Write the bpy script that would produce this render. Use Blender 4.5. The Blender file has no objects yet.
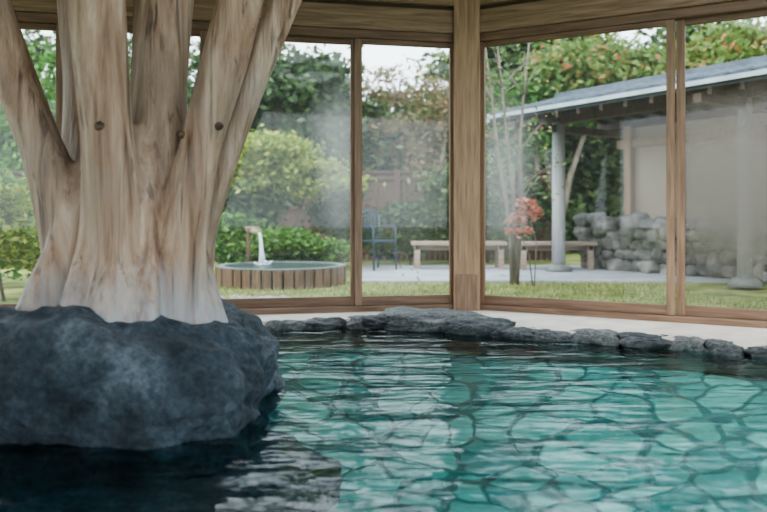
import bpy, bmesh, math, random
import numpy as np
from mathutils import Vector, Matrix, noise

random.seed(7); rng = np.random.default_rng(7)
SC = bpy.context.scene
COL = SC.collection

# ------------------------------------------------------------------ materials
def new_mat(name):
    m = bpy.data.materials.new(name); m.use_nodes = True
    nt = m.node_tree; nt.nodes.clear()
    out = nt.nodes.new('ShaderNodeOutputMaterial')
    return m, nt, out
def N(nt, t, **kw):
    n = nt.nodes.new(t)
    for k, v in kw.items():
        if k in n.inputs: n.inputs[k].default_value = v
        else: setattr(n, k, v)
    return n
def ramp(nt, fac, stops):
    r = nt.nodes.new('ShaderNodeValToRGB')
    e = r.color_ramp.elements
    e[0].position, e[0].color = stops[0][0], (*stops[0][1], 1)
    e[1].position, e[1].color = stops[-1][0], (*stops[-1][1], 1)
    for p, c in stops[1:-1]:
        x = e.new(p); x.color = (*c, 1)
    nt.links.new(fac, r.inputs[0]); return r
def noise_mat(name, stops, scale=5, stretch=(1,1,1), rough=0.7, bump=0.2, detail=6, bscale=None, spec=0.5, dist=0.0, bdist=0.02):
    m, nt, out = new_mat(name); L = nt.links
    tc = N(nt,'ShaderNodeTexCoord'); mp = N(nt,'ShaderNodeMapping'); mp.inputs['Scale'].default_value = stretch
    L.new(tc.outputs['Object'], mp.inputs[0])
    n = N(nt,'ShaderNodeTexNoise', Scale=scale, Detail=detail, Distortion=dist); L.new(mp.outputs[0], n.inputs['Vector'])
    r = ramp(nt, n.outputs[0], stops)
    b = N(nt,'ShaderNodeBsdfPrincipled', Roughness=rough); b.inputs['Specular IOR Level'].default_value = spec
    L.new(r.outputs[0], b.inputs['Base Color'])
    if bump:
        n2 = N(nt,'ShaderNodeTexNoise', Scale=bscale or scale*3, Detail=8); L.new(mp.outputs[0], n2.inputs['Vector'])
        bp = N(nt,'ShaderNodeBump', Strength=bump, Distance=bdist); L.new(n2.outputs[0], bp.inputs['Height']); L.new(bp.outputs[0], b.inputs['Normal'])
    L.new(b.outputs[0], out.inputs[0]); return m

def wood(name, dark, light, axis='x', rough=0.6, scale=3):
    s = {'x':(1,14,14),'y':(14,1,14),'z':(14,14,1)}[axis]
    mid = tuple((a+b)/2 for a,b in zip(dark,light))
    return noise_mat(name, [(0.3,dark),(0.5,mid),(0.72,light)], scale=scale, stretch=s, rough=rough, bump=0.15, bscale=scale*2, dist=0.4, bdist=0.004)

def leaf_mat(name, cols, trans=0.35, rough=0.55):
    m, nt, out = new_mat(name); L = nt.links
    g = N(nt,'ShaderNodeNewGeometry')
    n = len(cols)
    r = ramp(nt, g.outputs['Random Per Island'], [(i/(n-1), c) for i,c in enumerate(cols)])
    d = N(nt,'ShaderNodeBsdfDiffuse'); t = N(nt,'ShaderNodeBsdfTranslucent'); gl = N(nt,'ShaderNodeBsdfGlossy', Roughness=rough)
    mx = N(nt,'ShaderNodeMixShader'); mx.inputs[0].default_value = trans
    mx2 = N(nt,'ShaderNodeMixShader'); mx2.inputs[0].default_value = 0.04
    L.new(r.outputs[0], d.inputs[0]); L.new(r.outputs[0], t.inputs[0])
    L.new(d.outputs[0], mx.inputs[1]); L.new(t.outputs[0], mx.inputs[2])
    L.new(mx.outputs[0], mx2.inputs[1]); L.new(gl.outputs[0], mx2.inputs[2])
    L.new(mx2.outputs[0], out.inputs[0]); return m

def glass_mat(name, fog, cx=0.0, cz=1.2, rx=0.6, rz=0.9, col=(0.6,0.62,0.6)):
    """clear pane carrying a cloud of condensation centred at (cx,cz) of the wall's own plane"""
    m, nt, out = new_mat(name); L = nt.links
    tc = N(nt,'ShaderNodeTexCoord')
    n = N(nt,'ShaderNodeTexNoise', Scale=1.6, Detail=5, Roughness=0.6); L.new(tc.outputs['Object'], n.inputs['Vector'])
    mp = N(nt,'ShaderNodeMapping'); mp.inputs['Location'].default_value=(-cx/rx,0,-cz/rz); mp.inputs['Scale'].default_value=(1/rx,0,1/rz)
    L.new(tc.outputs['Object'], mp.inputs[0])
    ln = N(nt,'ShaderNodeVectorMath', operation='LENGTH'); L.new(mp.outputs[0], ln.inputs[0])
    ad = N(nt,'ShaderNodeMath', operation='MULTIPLY_ADD'); L.new(n.outputs[0], ad.inputs[0]); ad.inputs[1].default_value=-1.1; L.new(ln.outputs['Value'], ad.inputs[2])
    mr = N(nt,'ShaderNodeMapRange'); mr.interpolation_type='SMOOTHSTEP'; mr.inputs['From Min'].default_value = -0.35; mr.inputs['From Max'].default_value = 0.6
    mr.inputs['To Min'].default_value = fog; mr.inputs['To Max'].default_value = 0.035
    L.new(ad.outputs[0], mr.inputs[0])
    tr = N(nt,'ShaderNodeBsdfTransparent'); tr.inputs[0].default_value = (0.91,0.95,0.94,1)
    gl = N(nt,'ShaderNodeBsdfGlossy', Roughness=0.02)
    lw = N(nt,'ShaderNodeFresnel', IOR=1.45)
    m1 = N(nt,'ShaderNodeMixShader'); L.new(lw.outputs[0], m1.inputs[0]); L.new(tr.outputs[0], m1.inputs[1]); L.new(gl.outputs[0], m1.inputs[2])
    t = N(nt,'ShaderNodeBsdfTranslucent'); t.inputs[0].default_value = (*col,1)
    m2 = N(nt,'ShaderNodeMixShader'); L.new(mr.outputs[0], m2.inputs[0]); L.new(m1.outputs[0], m2.inputs[1]); L.new(t.outputs[0], m2.inputs[2])
    L.new(m2.outputs[0], out.inputs[0]); return m

M_beam_h = wood('beam_wood_h', (0.17,0.108,0.065), (0.35,0.24,0.158), 'x')
M_beam_v = wood('beam_wood_v', (0.23,0.14,0.08), (0.41,0.275,0.17), 'z')
M_frame_h = wood('door_frame_wood_h', (0.11,0.062,0.038), (0.22,0.14,0.09), 'x')
M_frame_v = wood('door_frame_wood_v', (0.15,0.09,0.055), (0.28,0.185,0.118), 'z')
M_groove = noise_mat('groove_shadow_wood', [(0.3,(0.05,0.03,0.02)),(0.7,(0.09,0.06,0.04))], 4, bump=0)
M_darkwood = wood('fence_wood', (0.045,0.025,0.018), (0.12,0.062,0.042), 'z', rough=0.8)
M_bench = wood('bench_wood', (0.22,0.155,0.115), (0.40,0.32,0.26), 'x')
M_pavwood = wood('pavilion_wood', (0.05,0.03,0.022), (0.12,0.075,0.05), 'z')
M_pavpost = wood('pavilion_post_wood', (0.30,0.18,0.10), (0.46,0.30,0.18), 'z')
M_paint = noise_mat('weathered_white_post', [(0.3,(0.38,0.38,0.40)),(0.7,(0.55,0.54,0.55))], 6, (3,3,0.6), bump=0.05)
M_plaster = noise_mat('beige_plaster', [(0.3,(0.42,0.33,0.235)),(0.7,(0.54,0.44,0.33))], 2, bump=0.05)
M_roof = noise_mat('slate_roof', [(0.3,(0.05,0.07,0.095)),(0.7,(0.12,0.155,0.19))], 5, rough=0.5, bump=0.2)
M_roofedge = noise_mat('roof_edge_metal', [(0.3,(0.34,0.40,0.46)),(0.7,(0.50,0.56,0.62))], 5, rough=0.4, bump=0)
M_concrete = noise_mat('deck_stone', [(0.3,(0.50,0.45,0.38)),(0.5,(0.60,0.55,0.48)),(0.7,(0.68,0.64,0.58))], 5, rough=0.5, bump=0.15)
M_patio = noise_mat('patio_stone', [(0.3,(0.30,0.32,0.34)),(0.7,(0.43,0.45,0.48))], 2, rough=0.6, bump=0.1)
M_gravel = noise_mat('gravel_stone', [(0.3,(0.22,0.20,0.18)),(0.7,(0.5,0.47,0.43))], 3, bump=0.1)
M_lawn = noise_mat('lawn_ground', [(0.3,(0.10,0.13,0.035)),(0.5,(0.21,0.24,0.075)),(0.7,(0.36,0.34,0.15))], 2.5, rough=0.95, bump=0.3, spec=0.1)
M_hill = noise_mat('hillside_soil', [(0.3,(0.012,0.022,0.010)),(0.7,(0.05,0.075,0.03))], 1.5, rough=1, bump=0.5, spec=0.05)
M_ceiling = wood('ceiling_boards', (0.20,0.13,0.08), (0.34,0.23,0.15), 'y')
M_bark = noise_mat('bark', [(0.3,(0.09,0.07,0.055)),(0.7,(0.25,0.21,0.18))], 6, (2,2,0.5), rough=0.9, bump=0.3)
M_chair = noise_mat('blue_painted_metal', [(0.3,(0.015,0.035,0.07)),(0.7,(0.02,0.05,0.10))], 4, rough=0.35, bump=0)
M_rimstone = noise_mat('tub_stone_rim', [(0.3,(0.12,0.13,0.125)),(0.7,(0.22,0.23,0.22))], 5, rough=0.6)
M_tubwood = wood('tub_planks', (0.09,0.047,0.028), (0.26,0.15,0.09), 'z')
M_wallstone = noise_mat('field_stone', [(0.32,(0.06,0.062,0.058)),(0.5,(0.15,0.145,0.135)),(0.68,(0.32,0.295,0.265))], 3.2, rough=0.9, bump=0.5)

def rock_mat(name, d, m_, l, rough=0.6):
    m, nt, out = new_mat(name); L = nt.links
    tc = N(nt,'ShaderNodeTexCoord')
    n = N(nt,'ShaderNodeTexNoise', Scale=3.5, Detail=12, Roughness=0.68); L.new(tc.outputs['Object'], n.inputs['Vector'])
    r = ramp(nt, n.outputs[0], [(0.34,d),(0.52,m_),(0.70,l)])
    sp = N(nt,'ShaderNodeTexNoise', Scale=38, Detail=5, Roughness=0.7); L.new(tc.outputs['Object'], sp.inputs['Vector'])
    sr = ramp(nt, sp.outputs[0], [(0.35,(0.42,0.42,0.42)),(0.66,(1.0,1.0,1.0))])
    mu = N(nt,'ShaderNodeMixRGB', blend_type='MULTIPLY'); mu.inputs[0].default_value = 1
    L.new(r.outputs[0], mu.inputs[1]); L.new(sr.outputs[0], mu.inputs[2])
    b = N(nt,'ShaderNodeBsdfPrincipled', Roughness=rough); L.new(mu.outputs[0], b.inputs['Base Color'])
    n2 = N(nt,'ShaderNodeTexNoise', Scale=11, Detail=12, Roughness=0.78); L.new(tc.outputs['Object'], n2.inputs['Vector'])
    bp = N(nt,'ShaderNodeBump', Strength=1.0, Distance=0.10); L.new(n2.outputs[0], bp.inputs['Height']); L.new(bp.outputs[0], b.inputs['Normal'])
    L.new(b.outputs[0], out.inputs[0]); return m
M_rock = rock_mat('blue_grey_boulder', (0.035,0.055,0.073), (0.115,0.16,0.20), (0.33,0.40,0.46), 0.6)
M_rim = rock_mat('wet_edge_rock', (0.045,0.058,0.062), (0.13,0.15,0.155), (0.32,0.34,0.34), 0.4)
M_rim2 = rock_mat('dry_edge_rock', (0.14,0.15,0.15), (0.30,0.315,0.31), (0.52,0.53,0.52), 0.5)

def trunk_mat():
    m, nt, out = new_mat('peeled_log'); L = nt.links
    tc = N(nt,'ShaderNodeTexCoord'); mp = N(nt,'ShaderNodeMapping'); mp.inputs['Scale'].default_value=(7,7,0.6)
    L.new(tc.outputs['Object'], mp.inputs[0])
    n = N(nt,'ShaderNodeTexNoise', Scale=1.6, Detail=10, Roughness=0.68, Distortion=0.5); L.new(mp.outputs[0], n.inputs['Vector'])
    r = ramp(nt, n.outputs[0], [(0.32,(0.12,0.066,0.040)),(0.43,(0.25,0.155,0.098)),(0.54,(0.36,0.255,0.178)),(0.68,(0.50,0.40,0.31))])
    mp2 = N(nt,'ShaderNodeMapping'); mp2.inputs['Scale'].default_value=(34,34,0.8); L.new(tc.outputs['Object'], mp2.inputs[0])
    nc = N(nt,'ShaderNodeTexNoise', Scale=1.0, Detail=3, Distortion=0.6); L.new(mp2.outputs[0], nc.inputs['Vector'])
    cr = N(nt,'ShaderNodeMapRange'); cr.inputs['From Min'].default_value=0.32; cr.inputs['From Max'].default_value=0.43; cr.inputs['To Min'].default_value=0.40; L.new(nc.outputs[0], cr.inputs[0])
    cm = N(nt,'ShaderNodeMixRGB', blend_type='MULTIPLY'); cm.inputs[0].default_value=1; L.new(r.outputs[0], cm.inputs[1]); L.new(cr.outputs[0], cm.inputs[2])
    ng = N(nt,'ShaderNodeTexNoise', Scale=2.2, Detail=5); L.new(tc.outputs['Object'], ng.inputs['Vector'])
    gr = N(nt,'ShaderNodeMapRange'); gr.inputs['From Min'].default_value=0.48; gr.inputs['From Max'].default_value=0.7; gr.inputs['To Max'].default_value=0.5; L.new(ng.outputs[0], gr.inputs[0])
    gm = N(nt,'ShaderNodeMixRGB'); L.new(gr.outputs[0], gm.inputs[0]); L.new(cm.outputs[0], gm.inputs[1]); gm.inputs[2].default_value=(0.28,0.235,0.20,1)
    sx = N(nt,'ShaderNodeSeparateXYZ'); L.new(tc.outputs['Object'], sx.inputs[0])
    n3 = N(nt,'ShaderNodeTexNoise', Scale=5, Detail=4); L.new(mp.outputs[0], n3.inputs['Vector'])
    ad = N(nt,'ShaderNodeMath', operation='MULTIPLY_ADD'); ad.inputs[1].default_value=-0.45; L.new(n3.outputs[0], ad.inputs[0]); L.new(sx.outputs[2], ad.inputs[2])
    mr = N(nt,'ShaderNodeMapRange'); mr.inputs['From Min'].default_value=0.15; mr.inputs['From Max'].default_value=0.45; mr.inputs['To Min'].default_value=0.85; mr.inputs['To Max'].default_value=0.0
    L.new(ad.outputs[0], mr.inputs[0])
    mx = N(nt,'ShaderNodeMixRGB'); L.new(mr.outputs[0], mx.inputs[0]); L.new(gm.outputs[0], mx.inputs[1]); mx.inputs[2].default_value=(0.30,0.315,0.33,1)
    b = N(nt,'ShaderNodeBsdfPrincipled', Roughness=0.5); L.new(mx.outputs[0], b.inputs['Base Color'])
    n2 = N(nt,'ShaderNodeTexNoise', Scale=4, Detail=8, Roughness=0.6); L.new(mp.outputs[0], n2.inputs['Vector'])
    bp = N(nt,'ShaderNodeBump', Strength=0.9, Distance=0.025); L.new(n2.outputs[0], bp.inputs['Height'])
    bp2 = N(nt,'ShaderNodeBump', Strength=0.7, Distance=0.006); L.new(cr.outputs[0], bp2.inputs['Height']); L.new(bp.outputs[0], bp2.inputs['Normal']); L.new(bp2.outputs[0], b.inputs['Normal'])
    L.new(b.outputs[0], out.inputs[0]); return m
M_trunk = trunk_mat()
M_knot = noise_mat('knot_wood', [(0.3,(0.06,0.034,0.024)),(0.7,(0.14,0.085,0.055))], 30, rough=0.6)

def water_mat():
    m, nt, out = new_mat('pool_water'); L = nt.links
    tc = N(nt,'ShaderNodeTexCoord'); mp = N(nt,'ShaderNodeMapping'); mp.inputs['Scale'].default_value=(0.6,1.8,1)
    L.new(tc.outputs['Object'], mp.inputs[0])
    n = N(nt,'ShaderNodeTexNoise', Scale=2.8, Detail=2, Roughness=0.4, Distortion=0.6); L.new(mp.outputs[0], n.inputs['Vector'])
    n2 = N(nt,'ShaderNodeTexNoise', Scale=10, Detail=2, Roughness=0.5, Distortion=0.6); L.new(mp.outputs[0], n2.inputs['Vector'])
    b1 = N(nt,'ShaderNodeBump', Strength=1.0, Distance=0.038); L.new(n.outputs[0], b1.inputs['Height'])
    b2 = N(nt,'ShaderNodeBump', Strength=1.0, Distance=0.009); L.new(n2.outputs[0], b2.inputs['Height']); L.new(b1.outputs[0], b2.inputs['Normal'])
    tr = N(nt,'ShaderNodeBsdfTransparent'); tr.inputs[0].default_value=(0.56,0.93,0.96,1)
    gl = N(nt,'ShaderNodeBsdfGlossy', Roughness=0.015); L.new(b2.outputs[0], gl.inputs['Normal'])
    fr = N(nt,'ShaderNodeFresnel', IOR=1.35); L.new(b2.outputs[0], fr.inputs['Normal'])
    mx = N(nt,'ShaderNodeMixShader'); L.new(fr.outputs[0], mx.inputs[0]); L.new(tr.outputs[0], mx.inputs[1]); L.new(gl.outputs[0], mx.inputs[2])
    L.new(mx.outputs[0], out.inputs[0]); return m
M_water = water_mat()

def flag_mat():
    m, nt, out = new_mat('flagstone_pool_floor'); L = nt.links
    tc = N(nt,'ShaderNodeTexCoord')
    def warp(src, scale, amt):
        n = N(nt,'ShaderNodeTexNoise', Scale=scale, Detail=2); L.new(tc.outputs['Object'], n.inputs['Vector'])
        sb = N(nt,'ShaderNodeVectorMath', operation='SUBTRACT'); L.new(n.outputs['Color'], sb.inputs[0]); sb.inputs[1].default_value=(0.5,0.5,0.5)
        ml = N(nt,'ShaderNodeVectorMath', operation='SCALE'); L.new(sb.outputs[0], ml.inputs[0]); ml.inputs['Scale'].default_value=amt
        ad = N(nt,'ShaderNodeVectorMath', operation='ADD'); L.new(src, ad.inputs[0]); L.new(ml.outputs[0], ad.inputs[1]); return ad.outputs[0]
    p = warp(warp(tc.outputs['Object'],1.3,0.45),8,0.07)
    fl = N(nt,'ShaderNodeVectorMath', operation='MULTIPLY'); L.new(p, fl.inputs[0]); fl.inputs[1].default_value=(1,1,0)
    v = N(nt,'ShaderNodeTexVoronoi', feature='DISTANCE_TO_EDGE', Scale=3.9, Randomness=0.9); L.new(fl.outputs[0], v.inputs['Vector'])
    v2 = N(nt,'ShaderNodeTexVoronoi', feature='F1', Scale=3.9, Randomness=0.9); L.new(fl.outputs[0], v2.inputs['Vector'])
    vs = N(nt,'ShaderNodeTexVoronoi', feature='SMOOTH_F1', Scale=3.9, Randomness=0.9, Smoothness=0.4); L.new(fl.outputs[0], vs.inputs['Vector'])
    sc = N(nt,'ShaderNodeSeparateColor'); L.new(v2.outputs['Color'], sc.inputs[0])
    r = ramp(nt, sc.outputs[0], [(0,(0.15,0.32,0.28)),(0.3,(0.26,0.46,0.38)),(0.65,(0.38,0.58,0.47)),(1,(0.60,0.74,0.60))])
    n2 = N(nt,'ShaderNodeTexNoise', Scale=7, Detail=8, Roughness=0.65); L.new(tc.outputs['Object'], n2.inputs['Vector'])
    r2 = ramp(nt, n2.outputs[0], [(0.3,(0.60,0.66,0.66)),(0.7,(1.0,1.0,1.0))])
    mu = N(nt,'ShaderNodeMixRGB', blend_type='MULTIPLY'); mu.inputs[0].default_value=1; L.new(r.outputs[0], mu.inputs[1]); L.new(r2.outputs[0], mu.inputs[2])
    # stones read as rounded: gap widens where three stones meet
    wv = N(nt,'ShaderNodeMath', operation='MULTIPLY_ADD'); L.new(vs.outputs['Distance'], wv.inputs[0]); wv.inputs[1].default_value=-0.16; L.new(v.outputs['Distance'], wv.inputs[2])
    mr = N(nt,'ShaderNodeMapRange'); mr.interpolation_type='SMOOTHSTEP'; mr.inputs['From Min'].default_value=-0.075; mr.inputs['From Max'].default_value=0.02; L.new(wv.outputs[0], mr.inputs[0])
    mx = N(nt,'ShaderNodeMixRGB'); L.new(mr.outputs[0], mx.inputs[0]); mx.inputs[1].default_value=(0.055,0.17,0.15,1); L.new(mu.outputs[0], mx.inputs[2])
    b = N(nt,'ShaderNodeBsdfPrincipled', Roughness=0.8); L.new(mx.outputs[0], b.inputs['Base Color'])
    bp = N(nt,'ShaderNodeBump', Strength=0.6, Distance=0.02); L.new(mr.outputs[0], bp.inputs['Height']); L.new(bp.outputs[0], b.inputs['Normal'])
    L.new(b.outputs[0], out.inputs[0]); return m
M_flag = flag_mat()

def falling_mat():
    m, nt, out = new_mat('falling_water'); L = nt.links
    d = N(nt,'ShaderNodeBsdfPrincipled', Roughness=0.2); d.inputs['Base Color'].default_value=(0.85,0.9,0.95,1)
    t = N(nt,'ShaderNodeBsdfTranslucent'); t.inputs[0].default_value=(0.9,0.95,1,1)
    mx = N(nt,'ShaderNodeMixShader'); mx.inputs[0].default_value=0.5
    L.new(d.outputs[0], mx.inputs[1]); L.new(t.outputs[0], mx.inputs[2]); L.new(mx.outputs[0], out.inputs[0]); return m
M_fall = falling_mat()

L_bright = leaf_mat('leaf_yellow_green', [(0.08,0.15,0.018),(0.17,0.27,0.03),(0.29,0.37,0.05),(0.42,0.44,0.08)])
L_mid = leaf_mat('leaf_mid_green', [(0.025,0.085,0.012),(0.055,0.16,0.025),(0.10,0.25,0.04),(0.16,0.33,0.06)])
L_dark = leaf_mat('leaf_dark_green', [(0.010,0.032,0.010),(0.025,0.065,0.018),(0.05,0.11,0.03),(0.09,0.16,0.05)], 0.2)
L_back = leaf_mat('leaf_background', [(0.018,0.048,0.018),(0.045,0.095,0.03),(0.10,0.165,0.05),(0.21,0.26,0.10)], 0.3)
L_red = leaf_mat('leaf_red_maple', [(0.40,0.09,0.06),(0.58,0.19,0.13),(0.66,0.32,0.22)], 0.4)
L_orange = leaf_mat('leaf_autumn', [(0.11,0.13,0.05),(0.20,0.18,0.08),(0.27,0.12,0.08),(0.20,0.24,0.09)], 0.35)
L_fruit = leaf_mat('leaf_persimmon', [(0.06,0.13,0.03),(0.11,0.20,0.045),(0.15,0.24,0.06),(0.19,0.28,0.07),(0.22,0.31,0.08),(0.50,0.15,0.08)], 0.35)
L_grass = leaf_mat('grass_blade', [(0.15,0.19,0.05),(0.26,0.30,0.09),(0.38,0.40,0.15),(0.48,0.44,0.23)], 0.3)

# ------------------------------------------------------------------ mesh helpers
class MB:
    def __init__(s): s.v=[]; s.f=[]; s.m=[]; s.sm=[]
    def box(s, x0,x1,y0,y1,z0,z1, mat=0, M=None, bev=0):
        b=len(s.v); P=[(x,y,z) for z in (z0,z1) for x,y in ((x0,y0),(x1,y0),(x1,y1),(x0,y1))]
        if M is not None: P=[tuple(M@Vector(p)) for p in P]
        s.v+=P
        for q in ((3,2,1,0),(4,5,6,7),(0,1,5,4),(1,2,6,5),(2,3,7,6),(3,0,4,7)):
            s.f.append([b+i for i in q]); s.m.append(mat); s.sm.append(False)
    def tube(s, pts, rads, seg=10, mat=0, cap=True, flute=None):
        pts=[Vector(p) for p in pts]; b=len(s.v); n=len(pts)
        for i,p in enumerate(pts):
            t=(pts[min(i+1,n-1)]-pts[max(i-1,0)]).normalized()
            a=Vector((1,0,0)) if abs(t.x)<0.9 else Vector((0,1,0))
            w=t.cross(a).normalized(); u=w.cross(t).normalized()
            for k in range(seg):
                th=2*math.pi*k/seg; r=rads[i]*(flute(th,i) if flute else 1)
                s.v.append(tuple(p+u*math.cos(th)*r+w*math.sin(th)*r))
        for i in range(n-1):
            for k in range(seg):
                k2=(k+1)%seg
                s.f.append([b+i*seg+k,b+i*seg+k2,b+(i+1)*seg+k2,b+(i+1)*seg+k]); s.m.append(mat); s.sm.append(True)
        if cap:
            s.f.append([b+k for k in range(seg)][::-1]); s.m.append(mat); s.sm.append(False)
            s.f.append([b+(n-1)*seg+k for k in range(seg)]); s.m.append(mat); s.sm.append(False)
    def rock(s, c, half, seed, sub=3, p=2.4, amp=0.18, mat=0, rot=0.0, f=1.3, facet=0.5):
        bm=bmesh.new(); bmesh.ops.create_icosphere(bm, subdivisions=sub, radius=1)
        b=len(s.v); off=Vector((seed*3.17,seed*1.31,seed*2.7))
        cr,sr=math.cos(rot),math.sin(rot)
        for v in bm.verts:
            d=v.co.normalized()
            k=(abs(d.x)**p+abs(d.y)**p+abs(d.z)**p)**(-1/p)
            q=d*f+off
            nn=noise.noise(q)*1.0+0.5*noise.noise(q*2.3)+0.25*noise.noise(q*5.1)
            vor=noise.voronoi(q*1.1)[0]; nn+= -facet*(vor[1]-vor[0])+0.15
            if facet>0.6:
                vo2=noise.voronoi(q*2.4)[0]; nn+=-0.35*(vo2[1]-vo2[0])+0.12+0.15*noise.noise(q*11)
            r=k*(1+amp*nn)
            x,y,z=d.x*r*half[0],d.y*r*half[1],d.z*r*half[2]
            s.v.append((c[0]+x*cr-y*sr,c[1]+x*sr+y*cr,c[2]+z))
        for fa in bm.faces:
            s.f.append([b+v.index for v in fa.verts]); s.m.append(mat); s.sm.append(True)
        bm.free()
    def obj(s, name, mats, M=None, parent=None, recalc=True):
        me=bpy.data.meshes.new(name); me.from_pydata(s.v,[],s.f)
        for m in mats: me.materials.append(m)
        me.polygons.foreach_set('material_index', s.m); me.polygons.foreach_set('use_smooth', s.sm)
        if recalc:
            bm=bmesh.new(); bm.from_mesh(me); bmesh.ops.recalc_face_normals(bm, faces=bm.faces); bm.to_mesh(me); bm.free()
        me.update()
        o=bpy.data.objects.new(name, me); COL.objects.link(o)
        if M is not None: o.matrix_world=M
        if parent is not None: o.parent=parent
        return o
def empty(name, loc=(0,0,0), M=None):
    o=bpy.data.objects.new(name,None); COL.objects.link(o)
    if M is not None: o.matrix_world=M
    else: o.location=loc
    o.empty_display_size=0.2
    return o
def bevel(o,w=0.006,seg=2):
    m=o.modifiers.new('bevel','BEVEL'); m.width=w; m.segments=seg; m.limit_method='ANGLE'
def frame(o, ang_dir, outward):
    return Matrix(((ang_dir[0],outward[0],0,o[0]),(ang_dir[1],outward[1],0,o[1]),(0,0,1,o[2] if len(o)>2 else 0),(0,0,0,1)))

# ------------------------------------------------------------------ layout
C=(0.72,6.40)
aR=math.radians(29); aL=math.radians(12)
dR=(math.cos(aR),-math.sin(aR)); nR=(math.sin(aR),math.cos(aR))
dL=(-math.cos(aL),-math.sin(aL)); nL=(-math.sin(aL),math.cos(aL))
LR,LL=4.2,4.6
ER=(C[0]+dR[0]*LR, C[1]+dR[1]*LR); EL=(C[0]+dL[0]*LL, C[1]+dL[1]*LL)
ROOM=[C,EL,(-6.0,2.6),(-6.0,-3.2),(6.0,-3.2),(6.0,2.3),ER]
DECK=0.06
POOL=[(-4.9,2.6),(-4.6,3.9),(-3.6,4.75),(-2.5,5.15),(-1.6,5.42),(-0.63,5.66),(0.0,5.78),(0.42,5.60),(0.75,5.38),(1.27,5.12),(1.8,4.86),(2.34,4.60),(3.3,4.0),(4.2,3.0),(4.8,1.6),(4.8,-1.2),(3.6,-2.5),(-3.6,-2.5),(-4.9,-1.0)]
CEN=Vector((0,2))
def ray_poly(th, poly):
    d=Vector((math.cos(th),math.sin(th))); best=None
    for i in range(len(poly)):
        a=Vector(poly[i]);b=Vector(poly[(i+1)%len(poly)]);e=b-a
        den=d.x*e.y-d.y*e.x
        if abs(den)<1e-9: continue
        w=a-CEN; t=(w.x*e.y-w.y*e.x)/den; u=(w.x*d.y-w.y*d.x)/den
        if t>0 and -1e-6<=u<=1+1e-6: best=t if best is None else max(best,t)
    return CEN+d*best
angs=sorted(set([round(2*math.pi*i/120,5) for i in range(120)]+[round(math.atan2(p[1]-CEN.y,p[0]-CEN.x)%(2*math.pi),5) for p in ROOM+POOL]))
pin=[ray_poly(t,POOL) for t in angs]; rin=[ray_poly(t,ROOM) for t in angs]
def ringmesh(name, rings, mats):
    mb=MB(); n=len(angs)
    for ring in rings: mb.v+= [tuple(p) for p in ring]
    for r in range(len(rings)-1):
        for k in range(n):
            k2=(k+1)%n; mb.f.append([r*n+k,r*n+k2,(r+1)*n+k2,(r+1)*n+k]); mb.m.append(0); mb.sm.append(False)
    return mb.obj(name, mats)
out_ext=[CEN+(p-CEN)*1.02 for p in rin]
ringmesh('floor', [[(p.x,p.y,-0.6) for p in pin],[(p.x,p.y,DECK) for p in pin],[(p.x,p.y,DECK) for p in out_ext],[(p.x,p.y,-0.1) for p in out_ext]], [M_concrete])
big=[CEN+(p-CEN).normalized()*45 for p in rin]
GZ=0.02
ringmesh('garden_ground', [[(p.x,p.y,GZ) for p in out_ext],[(*(CEN+(p-CEN).normalized()*14),GZ) for p in rin],[(p.x,p.y,GZ) for p in big]], [M_lawn])

pl=np.array(POOL)
def dist_pool(x,y):
    best=np.full(x.shape,1e9)
    for i in range(len(pl)):
        a=pl[i];b=pl[(i+1)%len(pl)];e=b-a
        t=np.clip(((x-a[0])*e[0]+(y-a[1])*e[1])/(e@e),0,1)
        best=np.minimum(best,np.hypot(x-a[0]-t*e[0],y-a[1]-t*e[1]))
    return best
nx,ny=120,110
X,Y=np.meshgrid(np.linspace(-5.1,5.1,nx),np.linspace(-2.8,6.0,ny))
Dd=dist_pool(X,Y); Z=-0.42+0.28*np.clip(1-(Dd-0.25)/1.1,0,1)**1
mb=MB(); mb.v=list(zip(X.ravel().tolist(),Y.ravel().tolist(),Z.ravel().tolist()))
for j in range(ny-1):
    for i in range(nx-1):
        a=j*nx+i; mb.f.append([a,a+1,a+nx+1,a+nx]); mb.m.append(0); mb.sm.append(True)
mb.obj('pool_floor',[M_flag])
mb=MB(); 
wp=[CEN+(p-CEN)*1.012 for p in pin]; mb.v=[(0,2,0)]+[(p.x,p.y,0) for p in wp]
for k in range(len(wp)): mb.f.append([0,1+k,1+(k+1)%len(wp)]); mb.m.append(0); mb.sm.append(True)
mb.obj('pool_water',[M_water])

# ceiling, with an invented roof opening added to brighten the pool below
cz=3.1
SX0,SX1,SY0,SY1=0.2,3.6,-0.6,4.0
cc=Vector(((SX0+SX1)/2,(SY0+SY1)/2))
CEN_save=CEN; CEN=cc
angs2=sorted(set([round(2*math.pi*i/96,5) for i in range(96)]+[round(math.atan2(y-cc.y,x-cc.x)%(2*math.pi),5) for x in (SX0,SX1) for y in (SY0,SY1)]+[round(math.atan2(p[1]-cc.y,p[0]-cc.x)%(2*math.pi),5) for p in ROOM]))
RO=[tuple(CEN_save+(Vector(p)-CEN_save)*1.10) for p in ROOM]
inn=[ray_poly(t,[(SX0,SY0),(SX1,SY0),(SX1,SY1),(SX0,SY1)]) for t in angs2]; oo=[ray_poly(t,RO) for t in angs2]
CEN=CEN_save
sv=angs; angs=angs2
ringmesh('ceiling', [[(p.x,p.y,cz) for p in inn],[(p.x,p.y,cz) for p in oo],[(p.x,p.y,cz+0.15) for p in oo],[(p.x,p.y,cz+0.15) for p in inn],[(p.x,p.y,cz) for p in inn]], [M_ceiling])
angs=sv
mb=MB()
for x in (1.05,1.9,2.75): mb.box(x-0.03,x+0.03,SY0,SY1,cz+0.02,cz+0.14)
for y in (0.9,2.45): mb.box(SX0,SX1,y-0.03,y+0.03,cz+0.03,cz+0.13)
mb.obj('added_skylight_frame',[M_ceiling])  # bars across the added opening, out of view

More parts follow.
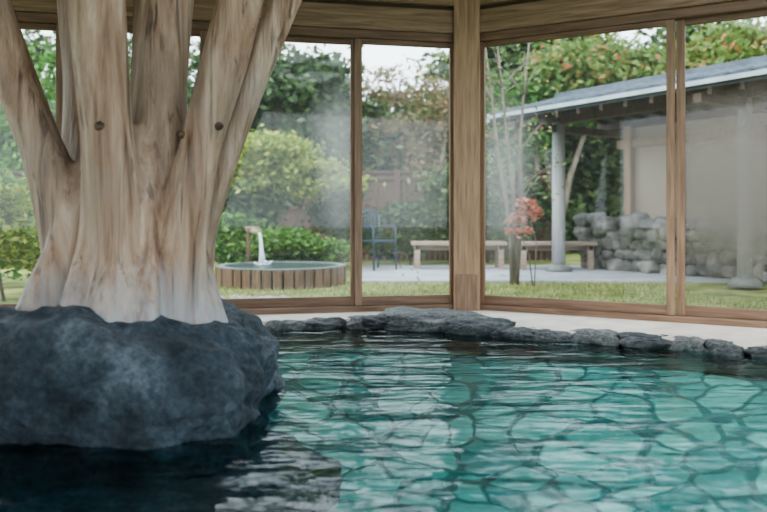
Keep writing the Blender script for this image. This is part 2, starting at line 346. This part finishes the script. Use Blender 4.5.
# ------------------------------------------------------------------ window walls
wcount=[0]
def wall(name, M, L, edges, post_end=True, fogs=None, offs=None):
    mb=MB()
    mb.box(0.0,L,-0.06,0.10,2.395,2.59,0)
    mb.box(0.0,L,-0.10,0.12,2.62,2.86,0)
    mb.box(0.0,L,-0.04,0.09,2.59,2.62,3)
    mb.box(0.0,L,-0.08,0.10,2.875,3.1,0)
    mb.box(0.0,L,-0.05,0.09,2.86,2.875,3)
    mb.box(0.0,L,-0.035,0.085,2.325,2.395,1)
    mb.box(0.0,L,-0.06,0.11,DECK-0.02,DECK+0.045,1)
    if post_end: mb.box(L-0.11,L+0.11,-0.11,0.13,0.0,3.1,2)
    o=mb.obj(name,[M_beam_h,M_frame_h,M_beam_v,M_groove],M); bevel(o,0.006)
    for i,(s0,s1) in enumerate(edges):
        wcount[0]+=1
        e=empty('window_%d'%wcount[0],M=M)
        y=0.0 if i%2==0 else 0.045
        z0,z1=DECK+0.045,2.325
        f=MB(); w=0.06
        f.box(s0,s0+w,y-0.018,y+0.018,z0,z1,1); f.box(s1-w,s1,y-0.018,y+0.018,z0,z1,1)
        f.box(s0+w,s1-w,y-0.018,y+0.018,z1-0.045,z1,0); f.box(s0+w,s1-w,y-0.018,y+0.018,z0,z0+0.075,0)
        fo=f.obj('frame',[M_frame_h,M_frame_v]); bevel(fo,0.004); fo.parent=e
        g=MB(); g.v=[(s0+w-0.01,y,z0+0.07),(s1-w+0.01,y,z0+0.07),(s1-w+0.01,y,z1-0.04),(s0+w-0.01,y,z1-0.04)]; g.f=[[0,1,2,3]]; g.m=[0]; g.sm=[False]
        fog=(fogs[i] if fogs else (0.15,(s0+s1)/2,0.9,0.5,0.6))
        go=g.obj('glass_pane',[glass_mat('glass_%d'%wcount[0],*fog)],recalc=False); go.parent=e
    return o
ML=frame((C[0],C[1],0),dL,nL); MR=frame((C[0],C[1],0),dR,nR)
wall('wall_back_left',ML,LL,[(0.10,0.98),(0.95,2.22),(2.17,3.30),(3.25,LL-0.1)],fogs=[(0.10,0.6,1.0,0.4,0.8),(0.30,1.08,1.3,0.26,0.85),(0.08,2.8,1,0.4,0.5),(0.08,3.8,1,0.4,0.5)])
wall('wall_back_right',MR,LR,[(0.10,1.675),(1.68,3.2),(3.15,LR-0.1)],fogs=[(0.30,0.30,1.15,0.36,0.80),(0.92,2.1,1.05,0.85,0.75,(0.25,0.225,0.195)),(0.4,3.6,1,0.4,0.8)])
def side(name,a,b,nwin,flip):
    a=Vector(a);b=Vector(b);d=(b-a);L=d.length;d.normalize(); nrm=Vector((-d.y,d.x))
    if nrm.dot((a+b)/2-CEN)<0: nrm=-nrm
    st=0.1; wd=(L-0.2)/nwin
    wall(name,frame((a.x,a.y,0),d,nrm),L,[(st+i*wd-0.02*(i>0),st+(i+1)*wd+0.02*(i<nwin-1)) for i in range(nwin)])
side('wall_left',EL,ROOM[2],2,1); side('wall_right',ER,ROOM[5],2,1)
side('wall_far_left',ROOM[2],ROOM[3],4,1); side('wall_far_right',ROOM[5],ROOM[4],4,1)

mb=MB(); Mc=Matrix.Translation((C[0],C[1],0))@Matrix.Rotation(-math.radians(8.5),4,'Z')
mb.box(-0.11,0.11,-0.15,0.12,0.02,3.1,0); mb.box(-0.092,0.092,-0.165,-0.15,0.05,0.36,1)
o=mb.obj('corner_post',[M_beam_v,M_frame_v],Mc); bevel(o,0.012,3)

# ------------------------------------------------------------------ boulder + tree column
mb=MB(); mb.rock((-1.27,3.36,-0.07),(0.75,0.64,0.50),4.2,sub=7,p=3.4,amp=0.15,f=1.5,facet=0.75)
mb.rock((-1.33,3.1,-0.40),(1.20,0.88,0.28),9.4,sub=5,p=2.6,amp=0.2)
boulder=mb.obj('boulder',[M_rock])

mb=MB()
def fl(th,i): 
    k=[0.20,0.18,0.15,0.12,0.08,0.05,0.02][min(i,6)]
    return 1+k*(0.6*math.cos(5*th+0.7)+0.5*math.cos(8*th+2.0)+0.4*math.cos(13*th))
mb.tube([(-1.17,3.38,0.20),(-1.17,3.39,0.42),(-1.165,3.41,0.56),(-1.16,3.42,0.70),(-1.155,3.42,0.88),(-1.145,3.43,1.05),(-1.13,3.44,1.25)],[0.47,0.40,0.365,0.33,0.295,0.25,0.16],64,0,True,fl)
def limb(pts,rads,seg=24):
    P=[Vector(p) for p in pts]; outp=[];outr=[]
    n=len(P)
    for i in range(n-1):
        p0=P[max(i-1,0)];p1=P[i];p2=P[i+1];p3=P[min(i+2,n-1)]
        for k in range(6):
            t=k/6
            q=0.5*((2*p1)+(p2-p0)*t+(2*p0-5*p1+4*p2-p3)*t*t+(3*p1-p0-3*p2+p3)*t**3)
            outp.append(q); outr.append(rads[i]*(1-t)+rads[i+1]*t)
    outp.append(P[-1]); outr.append(rads[-1])
    ff=lambda th,i: 1+0.07*math.sin(2*th+i*0.35)+0.05*math.sin(3*th-i*0.22)+0.025*math.sin(7*th+i*0.1)
    mb.tube(outp,outr,seg,0,True,ff)
limb([(-1.28,3.34,0.38),(-1.40,3.34,0.80),(-1.53,3.33,1.18),(-1.68,3.30,1.60),(-1.82,3.27,2.0),(-2.15,3.2,3.08)],[0.19,0.135,0.098,0.090,0.090,0.085])
limb([(-1.14,3.20,0.36),(-1.15,3.20,0.80),(-1.17,3.17,1.20),(-1.19,3.13,1.6),(-1.21,3.08,2.0),(-1.26,2.9,3.08)],[0.19,0.14,0.114,0.108,0.105,0.10])
limb([(-1.05,3.40,0.4),(-1.05,3.42,1.0),(-1.04,3.47,1.4),(-1.02,3.52,2.0),(-0.95,3.6,3.08)],[0.20,0.17,0.135,0.13,0.12])
limb([(-0.97,3.27,0.34),(-0.90,3.27,0.75),(-0.80,3.27,1.15),(-0.70,3.26,1.5),(-0.61,3.24,1.85),(-0.25,3.15,3.08)],[0.19,0.12,0.095,0.095,0.092,0.085])
limb([(-0.98,3.5,0.4),(-0.88,3.5,0.80),(-0.70,3.5,1.25),(-0.46,3.5,1.86),(0.06,3.5,3.08)],[0.16,0.10,0.072,0.068,0.06])
limb([(-1.35,3.55,0.4),(-1.42,3.58,1.0),(-1.45,3.62,1.5),(-1.50,3.65,2.0),(-1.6,3.7,3.08)],[0.16,0.12,0.10,0.09,0.08])
trunk=mb.obj('tree_trunk_column',[M_trunk])
r=trunk.modifiers.new('remesh','REMESH'); r.mode='VOXEL'; r.voxel_size=0.012; r.use_smooth_shade=True
s=trunk.modifiers.new('smooth','SMOOTH'); s.factor=0.5; s.iterations=3
def knot(c,dirn,rad):
    k=MB(); d=Vector(dirn).normalized(); c=Vector(c)
    k.tube([c-d*0.05,c+d*0.004,c+d*0.016,c+d*0.022,c+d*0.014],[rad*1.9,rad*1.5,rad*1.1,rad*0.7,rad*0.01],16,0)
    ko=k.obj('knot',[M_knot]); ko.parent=trunk
knot((-1.165,3.060,1.22),(0.4,-1,0.4),0.014); knot((-0.705,3.195,1.235),(0.9,-1,0),0.012); knot((-0.87,3.21,1.20),(-0.6,-1,0.1),0.011)

# ------------------------------------------------------------------ pool edge stones
mb=MB(); sd=20
pts=[Vector(p) for p in POOL]
for i in range(0,14):
    A,B=pts[i],pts[i+1]; d=B-A; ln=d.length; t=0
    ang=math.atan2(d.y,d.x)
    while t<ln:
        h=random.uniform(0.09,0.24); p=A+d.normalized()*(t+h); sd+=1
        if not(-0.05<p.x<0.78 and p.y>5):
            mb.rock((p.x,p.y+random.uniform(-0.04,0.03),random.uniform(-0.02,0.01)),(h*1.0,random.uniform(0.08,0.14),random.uniform(0.05,0.08)),sd,sub=4,p=2.9,amp=0.34,mat=(0 if random.random()<0.6 else 1),rot=ang+random.uniform(-.2,.2),facet=0.7)
        t+=h*1.85
mb.obj('pool_edge_stones',[M_rim,M_rim2])
def edge_rock(c,h,seed,rot,mat):
    k=MB(); k.rock(c,h,seed,sub=5,p=3.6,amp=0.28,rot=rot,facet=0.7); return k.obj('flat_rock',[mat])
edge_rock((0.36,5.68,0.03),(0.36,0.20,0.09),61.3,-0.12,M_rim2)
edge_rock((0.02,5.72,0.0),(0.20,0.12,0.07),63.3,0.2,M_rim)
edge_rock((0.68,5.42,0.01),(0.24,0.13,0.085),66.1,-0.4,M_rim)
edge_rock((1.02,5.22,-0.01),(0.26,0.12,0.07),71.9,-0.4,M_rim)

# ------------------------------------------------------------------ foliage
def leaf_mesh(name, centers, size, mat, aspect=0.5, extra=None, parent=None, up=0.0):
    n=len(centers)
    u=rng.normal(size=(n,3)); u[:,2]*=0.6; u/=np.linalg.norm(u,axis=1)[:,None]
    w=rng.normal(size=(n,3)); v=np.cross(u,w); v/=np.linalg.norm(v,axis=1)[:,None]
    s=size*rng.uniform(0.6,1.3,(n,1))
    V=np.stack([centers-u*s, centers+v*s*aspect, centers+u*s, centers-v*s*aspect],1).reshape(-1,3)
    F=np.arange(n*4).reshape(-1,4)
    me=bpy.data.meshes.new(name)
    me.vertices.add(n*4); me.vertices.foreach_set('co',V.ravel().astype(np.float32))
    me.loops.add(n*4); me.loops.foreach_set('vertex_index',F.ravel().astype(np.int32))
    me.polygons.add(n); me.polygons.foreach_set('loop_start',np.arange(0,n*4,4,dtype=np.int32))
    me.update(calc_edges=True); me.materials.append(mat)
    o=bpy.data.objects.new(name,me); COL.objects.link(o)
    if parent is not None: o.parent=parent
    return o
def blob_pts(c,r,n,clumps=14,tight=0.28):
    cc=rng.normal(size=(clumps,3)); cc/=np.linalg.norm(cc,axis=1)[:,None]; cc*=rng.uniform(0.35,0.95,(clumps,1))
    idx=rng.integers(0,clumps,n)
    p=cc[idx]+rng.normal(size=(n,3))*tight*np.array([1,1,0.6])
    return p*np.array(r)+np.array(c), cc*np.array(r)+np.array(c)
def plant(name, base, blobs, size, mat, trunk_r=0.04, clumps=14, tight=0.26, stems=1, mat2=None):
    e=empty(name,(0,0,0)); P=[]; mb=MB(); base=Vector(base)
    for (c,r,n) in blobs:
        p,cc=blob_pts(c,r,n,clumps,tight); p=p[p[:,2]>GZ+0.02]; P.append(p)
        c=Vector(c)
        if trunk_r>0:
            mid=(base+c)/2+Vector((random.uniform(-.1,.1),random.uniform(-.1,.1),0.05))
            b0=base+Vector((random.uniform(-.06,.06),random.uniform(-.06,.06),-0.03))
            mb.tube([b0,mid,c],[trunk_r,trunk_r*0.8,trunk_r*0.5],7)
            for q in cc[::2]:
                q=Vector(q); m=(c*0.5+q*0.5)+Vector((0,0,-0.05))
                mb.tube([c-(c-mid)*0.3,m,q],[trunk_r*0.45,trunk_r*0.3,trunk_r*0.12],5)
    leaf_mesh('leaves',np.concatenate(P),size,mat,parent=e)
    if trunk_r>0: mb.obj('branches',[M_bark],parent=e,recalc=False)
    return e

plant('japanese_maple',(-1.6,11.2,GZ),[((-1.55,11.2,1.85),(0.80,0.6,0.48),6000),((-1.10,11.0,1.35),(0.62,0.5,0.32),3800),((-2.0,11.2,1.3),(0.6,0.5,0.4),3000)],0.05,L_bright,0.04)
plant('green_shrub',(-1.05,10.5,GZ),[((-1.10,10.4,0.42),(0.52,0.35,0.32),4800)],0.05,L_mid,0.02)
plant('green_shrub',(-2.1,10.3,GZ),[((-2.05,10.4,0.45),(0.50,0.30,0.42),4600)],0.05,L_mid,0.02)
plant('green_shrub',(-2.4,10.9,GZ),[((-2.2,10.9,0.95),(0.7,0.4,0.5),3500)],0.06,L_dark,0.02)
plant('green_shrub',(-0.6,11.6,GZ),[((-0.65,11.9,0.85),(0.5,0.35,0.60),4200)],0.055,L_dark,0.02)
plant('green_shrub',(0.5,12.6,GZ),[((0.40,12.5,0.62),(0.6,0.30,0.45),2800)],0.06,L_dark,0.02)
plant('green_shrub',(1.2,12.6,GZ),[((1.10,12.6,0.95),(0.5,0.3,0.75),3600)],0.06,L_back,0.02)
plant('green_shrub',(2.1,12.9,GZ),[((2.1,13.0,1.2),(0.9,0.4,0.9),4800)],0.07,L_dark,0.02)
plant('green_shrub',(-3.65,7.3,GZ),[((-3.75,7.3,0.65),(0.5,0.5,0.55),5500)],0.045,L_bright,0.02)
plant('green_shrub',(-4.9,8.8,GZ),[((-4.7,8.9,0.9),(0.9,0.6,0.8),4500)],0.055,L_mid,0.02)
plant('evergreen_tree',(-2.2,14.2,GZ),[((-2.0,14.2,3.2),(1.2,0.9,1.1),6500),((-3.4,14.3,2.6),(1.2,0.9,1.2),6000),((-1.0,14.5,2.3),(0.9,0.8,0.9),4400)],0.09,L_dark,0.09)
plant('evergreen_tree',(-6.4,13.8,GZ),[((-6.4,14.6,2.7),(1.7,1,1.6),7000)],0.09,L_mid,0.1)
plant('autumn_tree',(0.9,14.4,GZ),[((0.5,14.4,2.3),(0.9,0.6,0.8),1700),((1.3,14.5,2.9),(1.0,0.6,0.7),1500),((0.2,14.4,3.4),(0.8,0.5,0.6),900)],0.05,L_orange,0.04,clumps=34,tight=0.2)
plant('evergreen_tree',(3.4,15.2,GZ),[((3.0,15.2,2.9),(0.9,0.8,0.9),4800),((4.4,15.2,3.4),(1.2,0.9,0.7),5200)],0.085,L_mid,0.08)
plant('persimmon_tree',(6.3,14.2,GZ),[((5.6,14.2,3.4),(1.2,0.7,0.8),4000),((7.0,14.0,3.7),(1.2,0.7,0.9),4000),((4.0,14.6,3.8),(1.0,0.7,0.6),2600),((8.6,13.6,3.6),(1.1,0.7,0.9),3600)],0.075,L_fruit,0.07,clumps=24)
def slender():
    e=empty('slender_tree',(0,0,0)); mb=MB()
    stems=[[(1.58,9.0,0),(1.60,9.0,0.5),(1.57,9.0,1.1),(1.50,9.0,1.7),(1.44,9.05,2.4),(1.36,9.1,3.2)],
           [(1.60,9.0,0),(1.63,9.0,0.45),(1.66,9.0,1.0),(1.64,9.02,1.6),(1.70,9.05,2.3),(1.80,9.1,3.2)],
           [(1.56,9.0,0),(1.54,8.98,0.5),(1.48,8.95,1.0),(1.38,8.9,1.5),(1.30,8.9,2.2),(1.20,8.9,3.0)]]
    tips=[]
    for i,s_ in enumerate(stems):
        mb.tube(s_,[0.036,0.030,0.025,0.020,0.014,0.008],8)
        for p in s_[2:]:
            for k in range(4):
                p=Vector(p); q=p+Vector((random.uniform(-.55,.55),random.uniform(-.3,.3),random.uniform(.1,.55)))
                mb.tube([p,(p+q)/2+Vector((0,0,0.04)),q],[0.008,0.006,0.003],5); tips.append(q)
    mb.obj('stems',[M_bark],parent=e,recalc=False)
    c=np.array([tuple(t) for t in tips]); idx=rng.integers(0,len(c),700)
    leaf_mesh('leaves',c[idx]+rng.normal(size=(700,3))*0.12,0.03,L_fruit,parent=e)
slender()
plant('red_maple_shrub',(1.74,8.8,GZ),[((1.70,8.8,0.93),(0.17,0.12,0.17),420),((1.58,8.8,0.72),(0.14,0.10,0.14),240)],0.035,L_red,0.008,clumps=8)
P=[];
for i in range(46):
    x=-16+34*(i/45)+random.uniform(-.5,.5); y=random.uniform(16.5,18.3); 
    for lvl in (1.0,2.8):
        p,_=blob_pts((x,y+lvl*0.3,lvl+random.uniform(-.2,.5)),(1.5,0.9,1.2),1900,16,0.27); P.append(p)
for i in range(24):
    x=-15+33*(i/23)+random.uniform(-.6,.6)
    if random.random()<0.8:
        p,_=blob_pts((x,19,4.6+random.uniform(-.3,.6)),(1.5,0.9,1.0),1700,20,0.26); P.append(p)
leaf_mesh('background_trees',np.concatenate(P),0.12,L_back)
mb=MB(); nxh,nyh=60,8
for j in range(nyh):
    for i in range(nxh):
        x=-22+46*i/(nxh-1); y=20.5+j*1.5
        mb.v.append((x,y,-0.1+ j*0.4+ (noise.noise(Vector((x*0.4,y*0.4,3)))*0.8 if j else 0)+ (1.8 if j>0 else 0)))
for j in range(nyh-1):
    for i in range(nxh-1):
        a=j*nxh+i; mb.f.append([a,a+1,a+nxh+1,a+nxh]); mb.m.append(0); mb.sm.append(True)
mb.obj('hillside',[M_hill])

n=26000
gx=rng.uniform(-3.1,6,n); gy=rng.uniform(4.6,9.2,n)
wl=np.where(gx<C[0], C[1]-(C[0]-gx)*math.tan(aL), C[1]-(gx-C[0])*math.tan(aR))
k=(gy>wl+0.22)&(gy<9.15)&((gx+1.25)**2+(gy-9.15)**2>0.82**2)&((gx<3.3)|(gy<7.4))
k&=~((gx>-2.4)&(gx<-0.6)&(gy<7.5)&(gy>6.4))
gx,gy=gx[k],gy[k]; n=len(gx); h=rng.uniform(0.02,0.06,n); a=rng.uniform(0,6.28,n); w=0.006
B0=np.stack([gx-np.cos(a)*w,gy-np.sin(a)*w,np.full(n,GZ)],1);B1=np.stack([gx+np.cos(a)*w,gy+np.sin(a)*w,np.full(n,GZ)],1)
T=np.stack([gx+rng.normal(size=n)*0.02,gy+rng.normal(size=n)*0.02,GZ+h],1)
V=np.stack([B0,B1,T],1).reshape(-1,3)
me=bpy.data.meshes.new('lawn_grass'); me.vertices.add(n*3); me.vertices.foreach_set('co',V.ravel().astype(np.float32))
me.loops.add(n*3); me.loops.foreach_set('vertex_index',np.arange(n*3,dtype=np.int32)); me.polygons.add(n); me.polygons.foreach_set('loop_start',np.arange(0,n*3,3,dtype=np.int32))
me.update(calc_edges=True); me.materials.append(L_grass); COL.objects.link(bpy.data.objects.new('lawn_grass',me))

mb=MB()
for i in range(300):
    x=random.uniform(-2.5,-0.75); y=random.uniform(6.4,7.4); r_=random.uniform(0.025,0.06)
    mb.rock((x,y,GZ+r_*0.3),(r_*1.2,r_,r_*0.7),i*0.7,sub=1,amp=0.15)
mb.obj('pebble_bed',[M_gravel])

mb=MB(); y=9.25
while y<12.1:
    dy=random.uniform(0.45,0.7); x=-0.35
    while x<7.0:
        dx=random.uniform(0.6,1.0); mb.box(x+0.012,x+dx-0.012,y+0.012,y+dy-0.012,GZ-0.03,GZ+0.03); x+=dx
    y+=dy
PZ=GZ+0.03
o=mb.obj('patio_paving',[M_patio]); bevel(o,0.008)

# ------------------------------------------------------------------ wooden water tub with spout
e=empty('garden_water_tub',(-1.25,9.15,0)); mb=MB(); R=0.79
ns=40
for i in range(ns):
    a0=2*math.pi*i/ns+0.014; a1=2*math.pi*(i+1)/ns-0.014; b=len(mb.v); rr=R+random.uniform(-.008,.008)
    for z in (GZ-0.02,0.235):
        for r_,a_ in ((rr-0.04,a0),(rr,a0),(rr,a1),(rr-0.04,a1)): mb.v.append((r_*math.cos(a_),r_*math.sin(a_),z))
    for q in ((3,2,1,0),(4,5,6,7),(0,1,5,4),(1,2,6,5),(2,3,7,6),(3,0,4,7)): mb.f.append([b+t for t in q]); mb.m.append(0); mb.sm.append(False)
mb.obj('staves',[M_tubwood],parent=e)
mb=MB(); prof=[(R-0.10,0.20),(R-0.10,0.250),(R-0.005,0.250),(R-0.005,0.237),(R-0.04,0.237),(R-0.04,0.20)]; sg=64
for i in range(sg):
    a_=2*math.pi*i/sg
    for r_,z in prof: mb.v.append((r_*math.cos(a_),r_*math.sin(a_),z))
for i in range(sg):
    for k_ in range(6):
        mb.f.append([i*6+k_,i*6+(k_+1)%6,((i+1)%sg)*6+(k_+1)%6,((i+1)%sg)*6+k_]); mb.m.append(0); mb.sm.append(False)
mb.obj('stone_rim',[M_rimstone],parent=e)
mb=MB(); mb.v=[((R-0.08)*math.cos(2*math.pi*i/48),(R-0.08)*math.sin(2*math.pi*i/48),0.236) for i in range(48)]; mb.f=[list(range(48))]; mb.m=[0]; mb.sm=[True]
M_tubwater=noise_mat('tub_water',[(0.3,(0.03,0.045,0.04)),(0.7,(0.055,0.08,0.07))],3,rough=0.3,bump=0.5,spec=0.3)
mb.obj('water_surface',[M_tubwater],parent=e)
e2=empty('water_spout',(-1.57,9.45,0)); mb=MB()
mb.tube([(-0.20,0.34,0.0),(-0.20,0.34,0.66)],[0.030,0.026],12)
mb.obj('post',[M_darkwood],parent=e2)
mb=MB(); mb.tube([(-0.21,0.35,0.67),(-0.12,0.18,0.66),(-0.0,0.0,0.64)],[0.032,0.032,0.032],12); mb.box(-0.22,-0.06,0.16,0.30,0.69,0.715)
mb.obj('bamboo_pipe',[M_bench],parent=e2)
# the stream: a thin upper thread fanning out as it falls
mb=MB(); mb.tube([(-0.01,0.01,0.64),(0.01,-0.03,0.62),(0.025,-0.06,0.54),(0.04,-0.085,0.40),(0.05,-0.10,0.24)],[0.014,0.018,0.020,0.028,0.055],10,flute=lambda th,i:1+0.18*math.cos(4*th+i))
for j in range(14):
    a_=random.uniform(0,6.28); rr=random.uniform(0.04,0.11)
    mb.rock((0.05+rr*math.cos(a_),-0.10+rr*math.sin(a_),0.25+random.uniform(0,0.03)),(0.022,0.02,0.014),j*1.9,sub=1,amp=0.3)
mb.rock((0.05,-0.10,0.243),(0.09,0.08,0.014),3,sub=3,amp=0.4)
mb.obj('water_stream',[M_fall],parent=e2)

# ------------------------------------------------------------------ garden furniture
def bench(x0,x1,yc,h=0.46):
    e=empty('garden_bench',(x0,yc,PZ)); L_=x1-x0; mb=MB(); mb.box(0,L_,-0.22,-0.01,h-0.05-PZ,h-PZ); mb.box(0,L_,0.01,0.22,h-0.05-PZ,h-PZ)
    mb.box(0.05,L_-0.05,-0.04,0.04,h-0.13-PZ,h-0.05-PZ); o=mb.obj('seat',[M_bench],parent=e); bevel(o)
    for i,xx in enumerate((0.05,L_-0.13)):
        for j,yy in enumerate((-0.2,0.12)):
            k=MB(); k.box(xx,xx+0.08,yy,yy+0.08,0,h-0.05-PZ); k.obj('leg_%d'%(i*2+j+1),[M_bench],parent=e)
        k=MB(); k.box(xx+0.01,xx+0.07,-0.2,0.2,h-0.12-PZ,h-0.05-PZ); k.obj('rail_%d'%(i+1),[M_bench],parent=e)
bench(0.42,1.86,11.4); bench(2.00,3.18,11.3)
e=empty('garden_chair',(-0.10,11.2,PZ)); e.rotation_euler=(0,0,math.radians(35)); mb=MB(); r_=0.015
for sx in (-0.2,0.2):
    mb.tube([(sx,-0.22,0),(sx,-0.20,0.42),(sx,-0.20,0.62),(sx,-0.12,0.65),(sx,0.18,0.64)],[r_]*5,8)
    mb.tube([(sx,0.26,0),(sx,0.2,0.42),(sx,0.24,0.82)],[r_]*3,8)
mb.tube([(-0.2,0.24,0.82),(-0.14,0.245,0.87),(0.14,0.245,0.87),(0.2,0.24,0.82)],[r_]*4,8)
for x in (-0.12,-0.06,0,0.06,0.12): mb.tube([(x,0.2,0.44),(x,0.24,0.86)],[0.010]*2,6)
mb.tube([(-0.2,0.215,0.62),(0.2,0.215,0.62)],[0.01]*2,6); mb.tube([(-0.2,-0.21,0.15),(0.2,-0.21,0.15)],[0.01]*2,6)
mb.obj('metal_frame',[M_chair],parent=e)
mb=MB(); mb.box(-0.21,0.21,-0.21,0.21,0.41,0.44); o=mb.obj('seat',[M_chair],parent=e); bevel(o,0.01)

def fence(x0,x1,y,h):
    mb=MB(); x=x0
    while x<x1:
        w=random.uniform(0.09,0.11); mb.box(x,x+w-0.012,y-0.01,y+0.01,0.05,h+random.uniform(-.01,.01)); x+=w
    for z in (0.35,h*0.6,h-0.12): mb.box(x0,x1,y-0.05,y-0.01,z,z+0.06)
    for k in np.arange(x0,x1,1.6): mb.box(k,k+0.09,y-0.09,y-0.0,0,h+0.06)
    mb.box(x0,x1,y-0.06,y+0.04,h,h+0.04)
    return mb.obj('wooden_fence',[M_darkwood])
fence(-11,3.0,13.4,1.62)

# ------------------------------------------------------------------ pavilion
d=Vector((0.55,-0.835)).normalized(); q=Vector((0.835,0.55)).normalized()
MP=frame((1.6,10.6,0),(d.x,d.y),(q.x,q.y))
LP=6.2
e=empty('garden_pavilion',M=MP)
def part(name,fn,mats,bev=0.0):
    k=MB(); fn(k); o=k.obj(name,mats); o.parent=e
    if bev: bevel(o,bev)
    return o
EZ,RZ,RY,BY=2.20,2.56,1.35,2.75
def roof(k):
    def slab(y0,z0,y1,z1,th,mat,x0,x1):
        b=len(k.v); k.v+=[(x0,y0,z0),(x1,y0,z0),(x1,y1,z1),(x0,y1,z1),(x0,y0,z0+th),(x1,y0,z0+th),(x1,y1,z1+th),(x0,y1,z1+th)]
        for f in ((3,2,1,0),(4,5,6,7),(0,1,5,4),(1,2,6,5),(2,3,7,6),(3,0,4,7)): k.f.append([b+i for i in f]); k.m.append(mat); k.sm.append(False)
    slab(0,EZ,RY,RZ,0.05,0,0,LP); slab(BY,EZ,RY,RZ,0.05,0,0,LP)
    nrow=7
    for i in range(nrow):
        t0=i/nrow; t1=(i+1.12)/nrow
        slab(-0.05+RY*t0,EZ+0.05+(RZ-EZ)*t0+0.03,RY*min(t1,1),EZ+0.05+(RZ-EZ)*min(t1,1),0.025,0,-0.06,LP+0.06)
        slab(BY+0.05-(BY-RY)*t0,EZ+0.05+(RZ-EZ)*t0+0.03,BY-(BY-RY)*min(t1,1),EZ+0.05+(RZ-EZ)*min(t1,1),0.025,0,-0.06,LP+0.06)
    x=0
    while x<LP:
        slab(-0.05,EZ+0.07,RY,RZ+0.06,0.05,0,x,x+0.06); x+=0.27
    k.box(-0.08,LP+0.08,RY-0.09,RY+0.09,RZ+0.03,RZ+0.15,0)
    k.box(-0.08,LP+0.08,-0.09,-0.05,EZ+0.03,EZ+0.08,1)
    slab(-0.09,EZ-0.02,RY,RZ-0.02,0.12,1,-0.09,-0.05)
part('roof',roof,[M_roof,M_roofedge])
def frm(k):
    def slab(y0,z0,y1,z1,th,x0,x1):
        b=len(k.v); k.v+=[(x0,y0,z0),(x1,y0,z0),(x1,y1,z1),(x0,y1,z1),(x0,y0,z0+th),(x1,y0,z0+th),(x1,y1,z1+th),(x0,y1,z1+th)]
        for f in ((3,2,1,0),(4,5,6,7),(0,1,5,4),(1,2,6,5),(2,3,7,6),(3,0,4,7)): k.f.append([b+i for i in f]); k.m.append(0); k.sm.append(False)
    x=0.05
    while x<LP:
        slab(0,EZ-0.07,RY,RZ-0.07,0.07,x,x+0.05); slab(BY,EZ-0.07,RY,RZ-0.07,0.07,x,x+0.05); x+=0.36
    k.box(0,LP,0.84,0.96,2.18,2.32); k.box(0,LP,RY-0.05,RY+0.05,RZ-0.2,RZ-0.07); k.box(0,LP,2.12,2.24,2.18,2.28)
    for x in (0.28,3.12,5.9):
        k.box(x,x+0.1,0.0,BY-0.05,2.06,2.16)
part('roof_frame',frm,[M_pavwood])
for i,x in enumerate((0.34,3.17,5.95)):
    part('post_%d'%(i+1),lambda k:(k.tube([(x,0.9,0.12),(x,0.9,2.2)],[0.095-0.012*(i>0),0.09-0.012*(i>0)],18)),[M_paint])
    part('post_base_%d'%(i+1),lambda k:(k.tube([(x,0.9,0.05),(x,0.9,0.10),(x,0.9,0.15)],[0.19,0.18,0.13],16)),[M_rimstone])
for i,x in enumerate((0.62,3.1,5.8)):
    part('back_post_%d'%(i+1),lambda k:k.box(x-0.06,x+0.06,2.06,2.16,0.05,2.2),[M_pavpost],0.005)
part('plaster_wall',lambda k:k.box(0.62,LP,2.17,2.25,0.05,2.2),[M_plaster])
part('wall_rail',lambda k:k.box(0.4,LP,2.10,2.17,1.88,2.0),[M_pavpost])
k=MB(); k.box(-0.05,LP,1.80,2.03,PZ,0.72,1)
z=PZ+0.09; sd=300
while z<0.86:
    x=-0.12+random.uniform(0,0.15)
    while x<LP:
        w=random.uniform(0.07,0.15); sd+=1; hh=random.uniform(0.075,0.115)
        k.rock((x+w,1.77+random.uniform(-.04,.04),z+random.uniform(-.04,.04)),(w*1.08,0.12,hh),sd*1.37,sub=3,p=2.9,amp=0.30,rot=0,f=1.4); x+=w*1.85
    z+=0.155
o=k.obj('field_stone_wall',[M_wallstone,M_groove],MP)

# ------------------------------------------------------------------ light
w=bpy.data.worlds.new('overcast_sky'); SC.world=w; w.use_nodes=True; nt=w.node_tree
bg=nt.nodes['Background']
tc=N(nt,'ShaderNodeTexCoord'); sx=N(nt,'ShaderNodeSeparateXYZ'); nt.links.new(tc.outputs['Generated'],sx.inputs[0])
r=ramp(nt,sx.outputs[2],[(0.0,(0.80,0.88,0.95)),(0.4,(0.86,0.93,1.0)),(1.0,(0.74,0.86,1.0))])
nt.links.new(r.outputs[0],bg.inputs[0]); bg.inputs[1].default_value=2.2
sun=bpy.data.lights.new('sun','SUN'); sun.energy=1.5; sun.angle=math.radians(30); sun.color=(1,0.95,0.86)
so=bpy.data.objects.new('sun',sun); COL.objects.link(so); so.rotation_euler=(math.radians(38),math.radians(-22),0)

# ------------------------------------------------------------------ camera
cam=bpy.data.cameras.new('camera'); co=bpy.data.objects.new('camera',cam); COL.objects.link(co)
co.location=(0,0,0.85); co.rotation_euler=(math.radians(90),0,0)
cam.sensor_width=36; cam.lens=35; cam.shift_y=-40/767
cam.dof.use_dof=True; cam.dof.focus_distance=4.6; cam.dof.aperture_fstop=1.5
cam.clip_end=200
SC.camera=co
SC.view_settings.view_transform='AgX'
try: SC.view_settings.look='AgX - Medium High Contrast'
except Exception: pass
SC.view_settings.exposure=1.0
